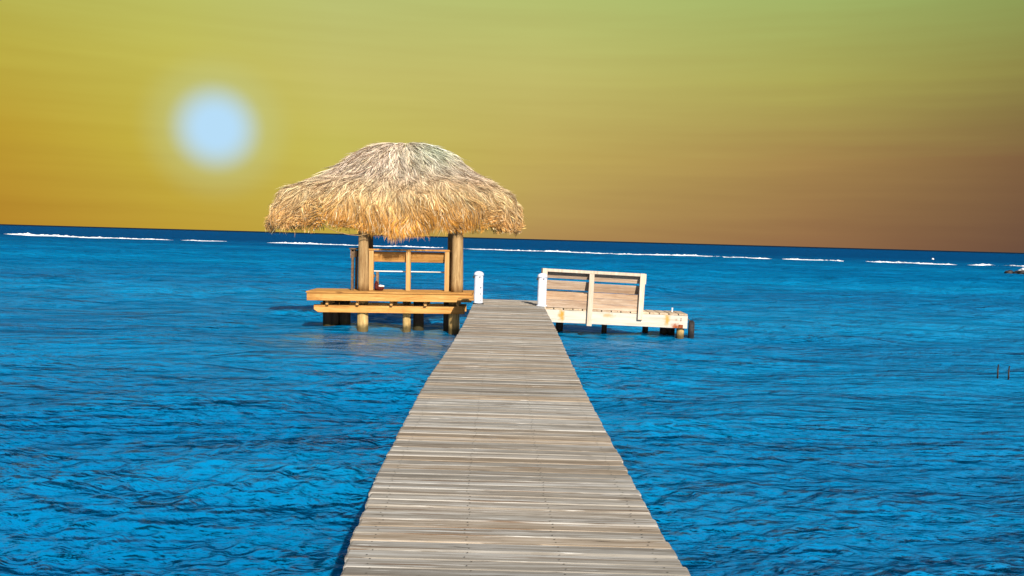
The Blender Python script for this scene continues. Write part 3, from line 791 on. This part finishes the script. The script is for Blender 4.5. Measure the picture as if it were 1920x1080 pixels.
# ------------------------------------------------------------------ stakes, buoy, reef rocks
for px, yb0, yt0, word in ((1870, 711, 683, 'left'), (1890.5, 712, 686, 'right')):
    b = PZ(px, yb0, 0); h = P(px, yt0, b.y).z
    me = tube_me([(0, 0, -.9), (.004, 0, 0), (.0, .003, h * .6), (.006, .0, h)], [.017, .017, .015, .012], 8, 'stake')
    o = mesh_obj('stake', me, stake_mat, None, b)
    tag(o, 'thin dark stake poking out of the sea, %s one of the pair' % word, 'stake', 'stakes standing in the water')
b = PZ(1749, 486.5, 0)
by = thing('buoy', 'tiny white mooring buoy floating beyond the surf line', 'buoy', b)
mesh_obj('float', lathe_me([(.05, -.30), (.26, -.16), (.34, .02), (.30, .20), (.16, .34), (.05, .38)], 18, 'float'), buoy_mat, by)
mesh_obj('mast', lathe_me([(.04, .36), (.04, .40), (.06, .41), (.06, .44), (.02, .46)], 10, 'mast'), buoy_mat, by)
def rock(px, py, w, h, sd, label):
    b = PZ(px, py, 0)
    bm = bmesh.new(); bmesh.ops.create_icosphere(bm, subdivisions=4, radius=1)
    r_ = random.Random(sd); fr = [(Vector((r_.gauss(0, 1), r_.gauss(0, 1), r_.gauss(0, 1))) * (1.5 + k * .9), r_.uniform(0, 6.3), 1 / (1 + k * .5)) for k in range(7)]
    for v in bm.verts:
        d = 1 + .22 * sum(a * math.sin(v.co.dot(k) + p) for k, p, a in fr)
        v.co = Vector((v.co.x * w / 2 * d, v.co.y * w * .45 * d, v.co.z * h * d))
    o = mesh_obj('reef_rock', to_mesh(bm, 'reef_rock'), rock_mat, None, b, smooth=True)
    return tag(o, label, 'rock', 'reef rocks at the right')
rock(1891, 513.5, .95, .36, 3, 'small dark reef rock awash, left of the splashing rock')
rock(1917, 514.5, 1.7, .42, 9, 'dark reef rock with white water breaking over it at the right edge')

# ------------------------------------------------------------------ surf breaking on the reef
def surf_line(px, label, sd):
    """px: (column, row, thickness in px); a rough ridge of foam lying on the water"""
    r_ = np.random.default_rng(sd)
    C = [(PZ(x, y_, 0), t) for x, y_, t in px]
    cx = np.array([c.x for c, t in C]); cy = np.array([c.y for c, t in C]); ct = np.array([t for c, t in C])
    tc_ = np.array([x for x, y_, t in px], float)
    n = int((tc_[-1] - tc_[0]) * cy.mean() / F / .16) + 30
    tt = np.linspace(tc_[0], tc_[-1], n); xs = np.interp(tt, tc_, cx); ys = np.interp(tt, tc_, cy); tk = np.interp(tt, tc_, ct)
    def nz1(freqs, amp=1.0): return sum(np.sin(xs * f + r_.uniform(0, 6.3)) / len(freqs) ** .5 for f in freqs) * amp
    env = np.clip(np.minimum(np.arange(n), np.arange(n)[::-1]) / 14, 0, 1)
    hgt = tk * ys / F * env * np.clip(.50 + .18 * nz1((.23, .51, .9)) + .20 * nz1((1.7, 3.1, 5.3, 7.7)), 0.40, 1.2) * .62
    ys = ys + nz1((.11, .27, .6), .8)
    m = 9; V, Fc = [], []
    for i in range(n):
        for j in range(m):
            u = j / (m - 1); prof_ = math.sin(math.pi * u) ** .7
            wd = .5 + 1.6 * hgt[i]
            jz = r_.uniform(.65, 1.2) if 0 < j < m - 1 else 1
            V.append((xs[i] + r_.uniform(-.08, .08), ys[i] + (u - .5) * 2 * wd + r_.uniform(-.1, .1), .0 + (hgt[i] * 1.05 + .0) * prof_ * jz))
    for i in range(n - 1):
        for j in range(m - 1):
            a = i * m + j; Fc.append((a, a + m, a + m + 1, a + 1))
    me = bpy.data.meshes.new('breaking_wave'); me.from_pydata(V, [], Fc); me.update()
    o = mesh_obj('breaking_wave', me, foam_mat, None, smooth=True)
    return tag(o, label, 'wave', 'surf breaking on the reef', 'stuff')
surf_line(((8, 438.5, 4), (25, 440, 7), (60, 442, 8), (105, 443, 7), (160, 446, 5), (220, 447, 3.5), (325, 450.5, 3)), 'thick white breaking wave at far left below the sun', 1)
surf_line(((340, 450.5, 2.5), (380, 452, 3.5), (428, 453, 3)), 'short thin white breaking wave left of the thatched hut', 2)
surf_line(((498, 455, 3), (540, 456.5, 4.5), (575, 457.5, 5.5), (600, 458, 3.5), (690, 461.5, 3.5), (780, 463.5, 4), (850, 466, 3)), 'white breaking wave running behind the thatched hut', 3)
surf_line(((862, 466.5, 3.5), (960, 470, 4), (1060, 473, 5), (1150, 476.5, 4), (1300, 480, 5), (1370, 483, 4), (1455, 486, 5)), 'long thin white breaking wave behind the pale bench', 4)
surf_line(((1462, 486, 4), (1520, 488, 5), (1590, 490, 4)), 'short white breaking wave, middle of the right-hand surf', 5)
surf_line(((1606, 491, 3.5), (1660, 492, 5), (1720, 494.5, 4.5), (1795, 496.5, 4)), 'white breaking wave just below the tiny buoy', 6)
surf_line(((1815, 497, 4), (1832, 497.5, 6), (1848, 497.5, 7), (1856, 497.5, 5), (1872, 498.5, 3)), 'white burst of surf near the right edge', 7)
surf_line(((1880, 497.5, 3), (1892, 498.5, 6), (1915, 499.5, 5), (1960, 501, 5), (2100, 506, 5)), 'broken white surf at the far right edge', 8)
surf_line(((1899, 512, 6), (1908, 512.3, 22), (1922, 512.5, 26), (1945, 512.5, 14), (1960, 512.5, 5)), 'white splash over the dark reef rock', 9)
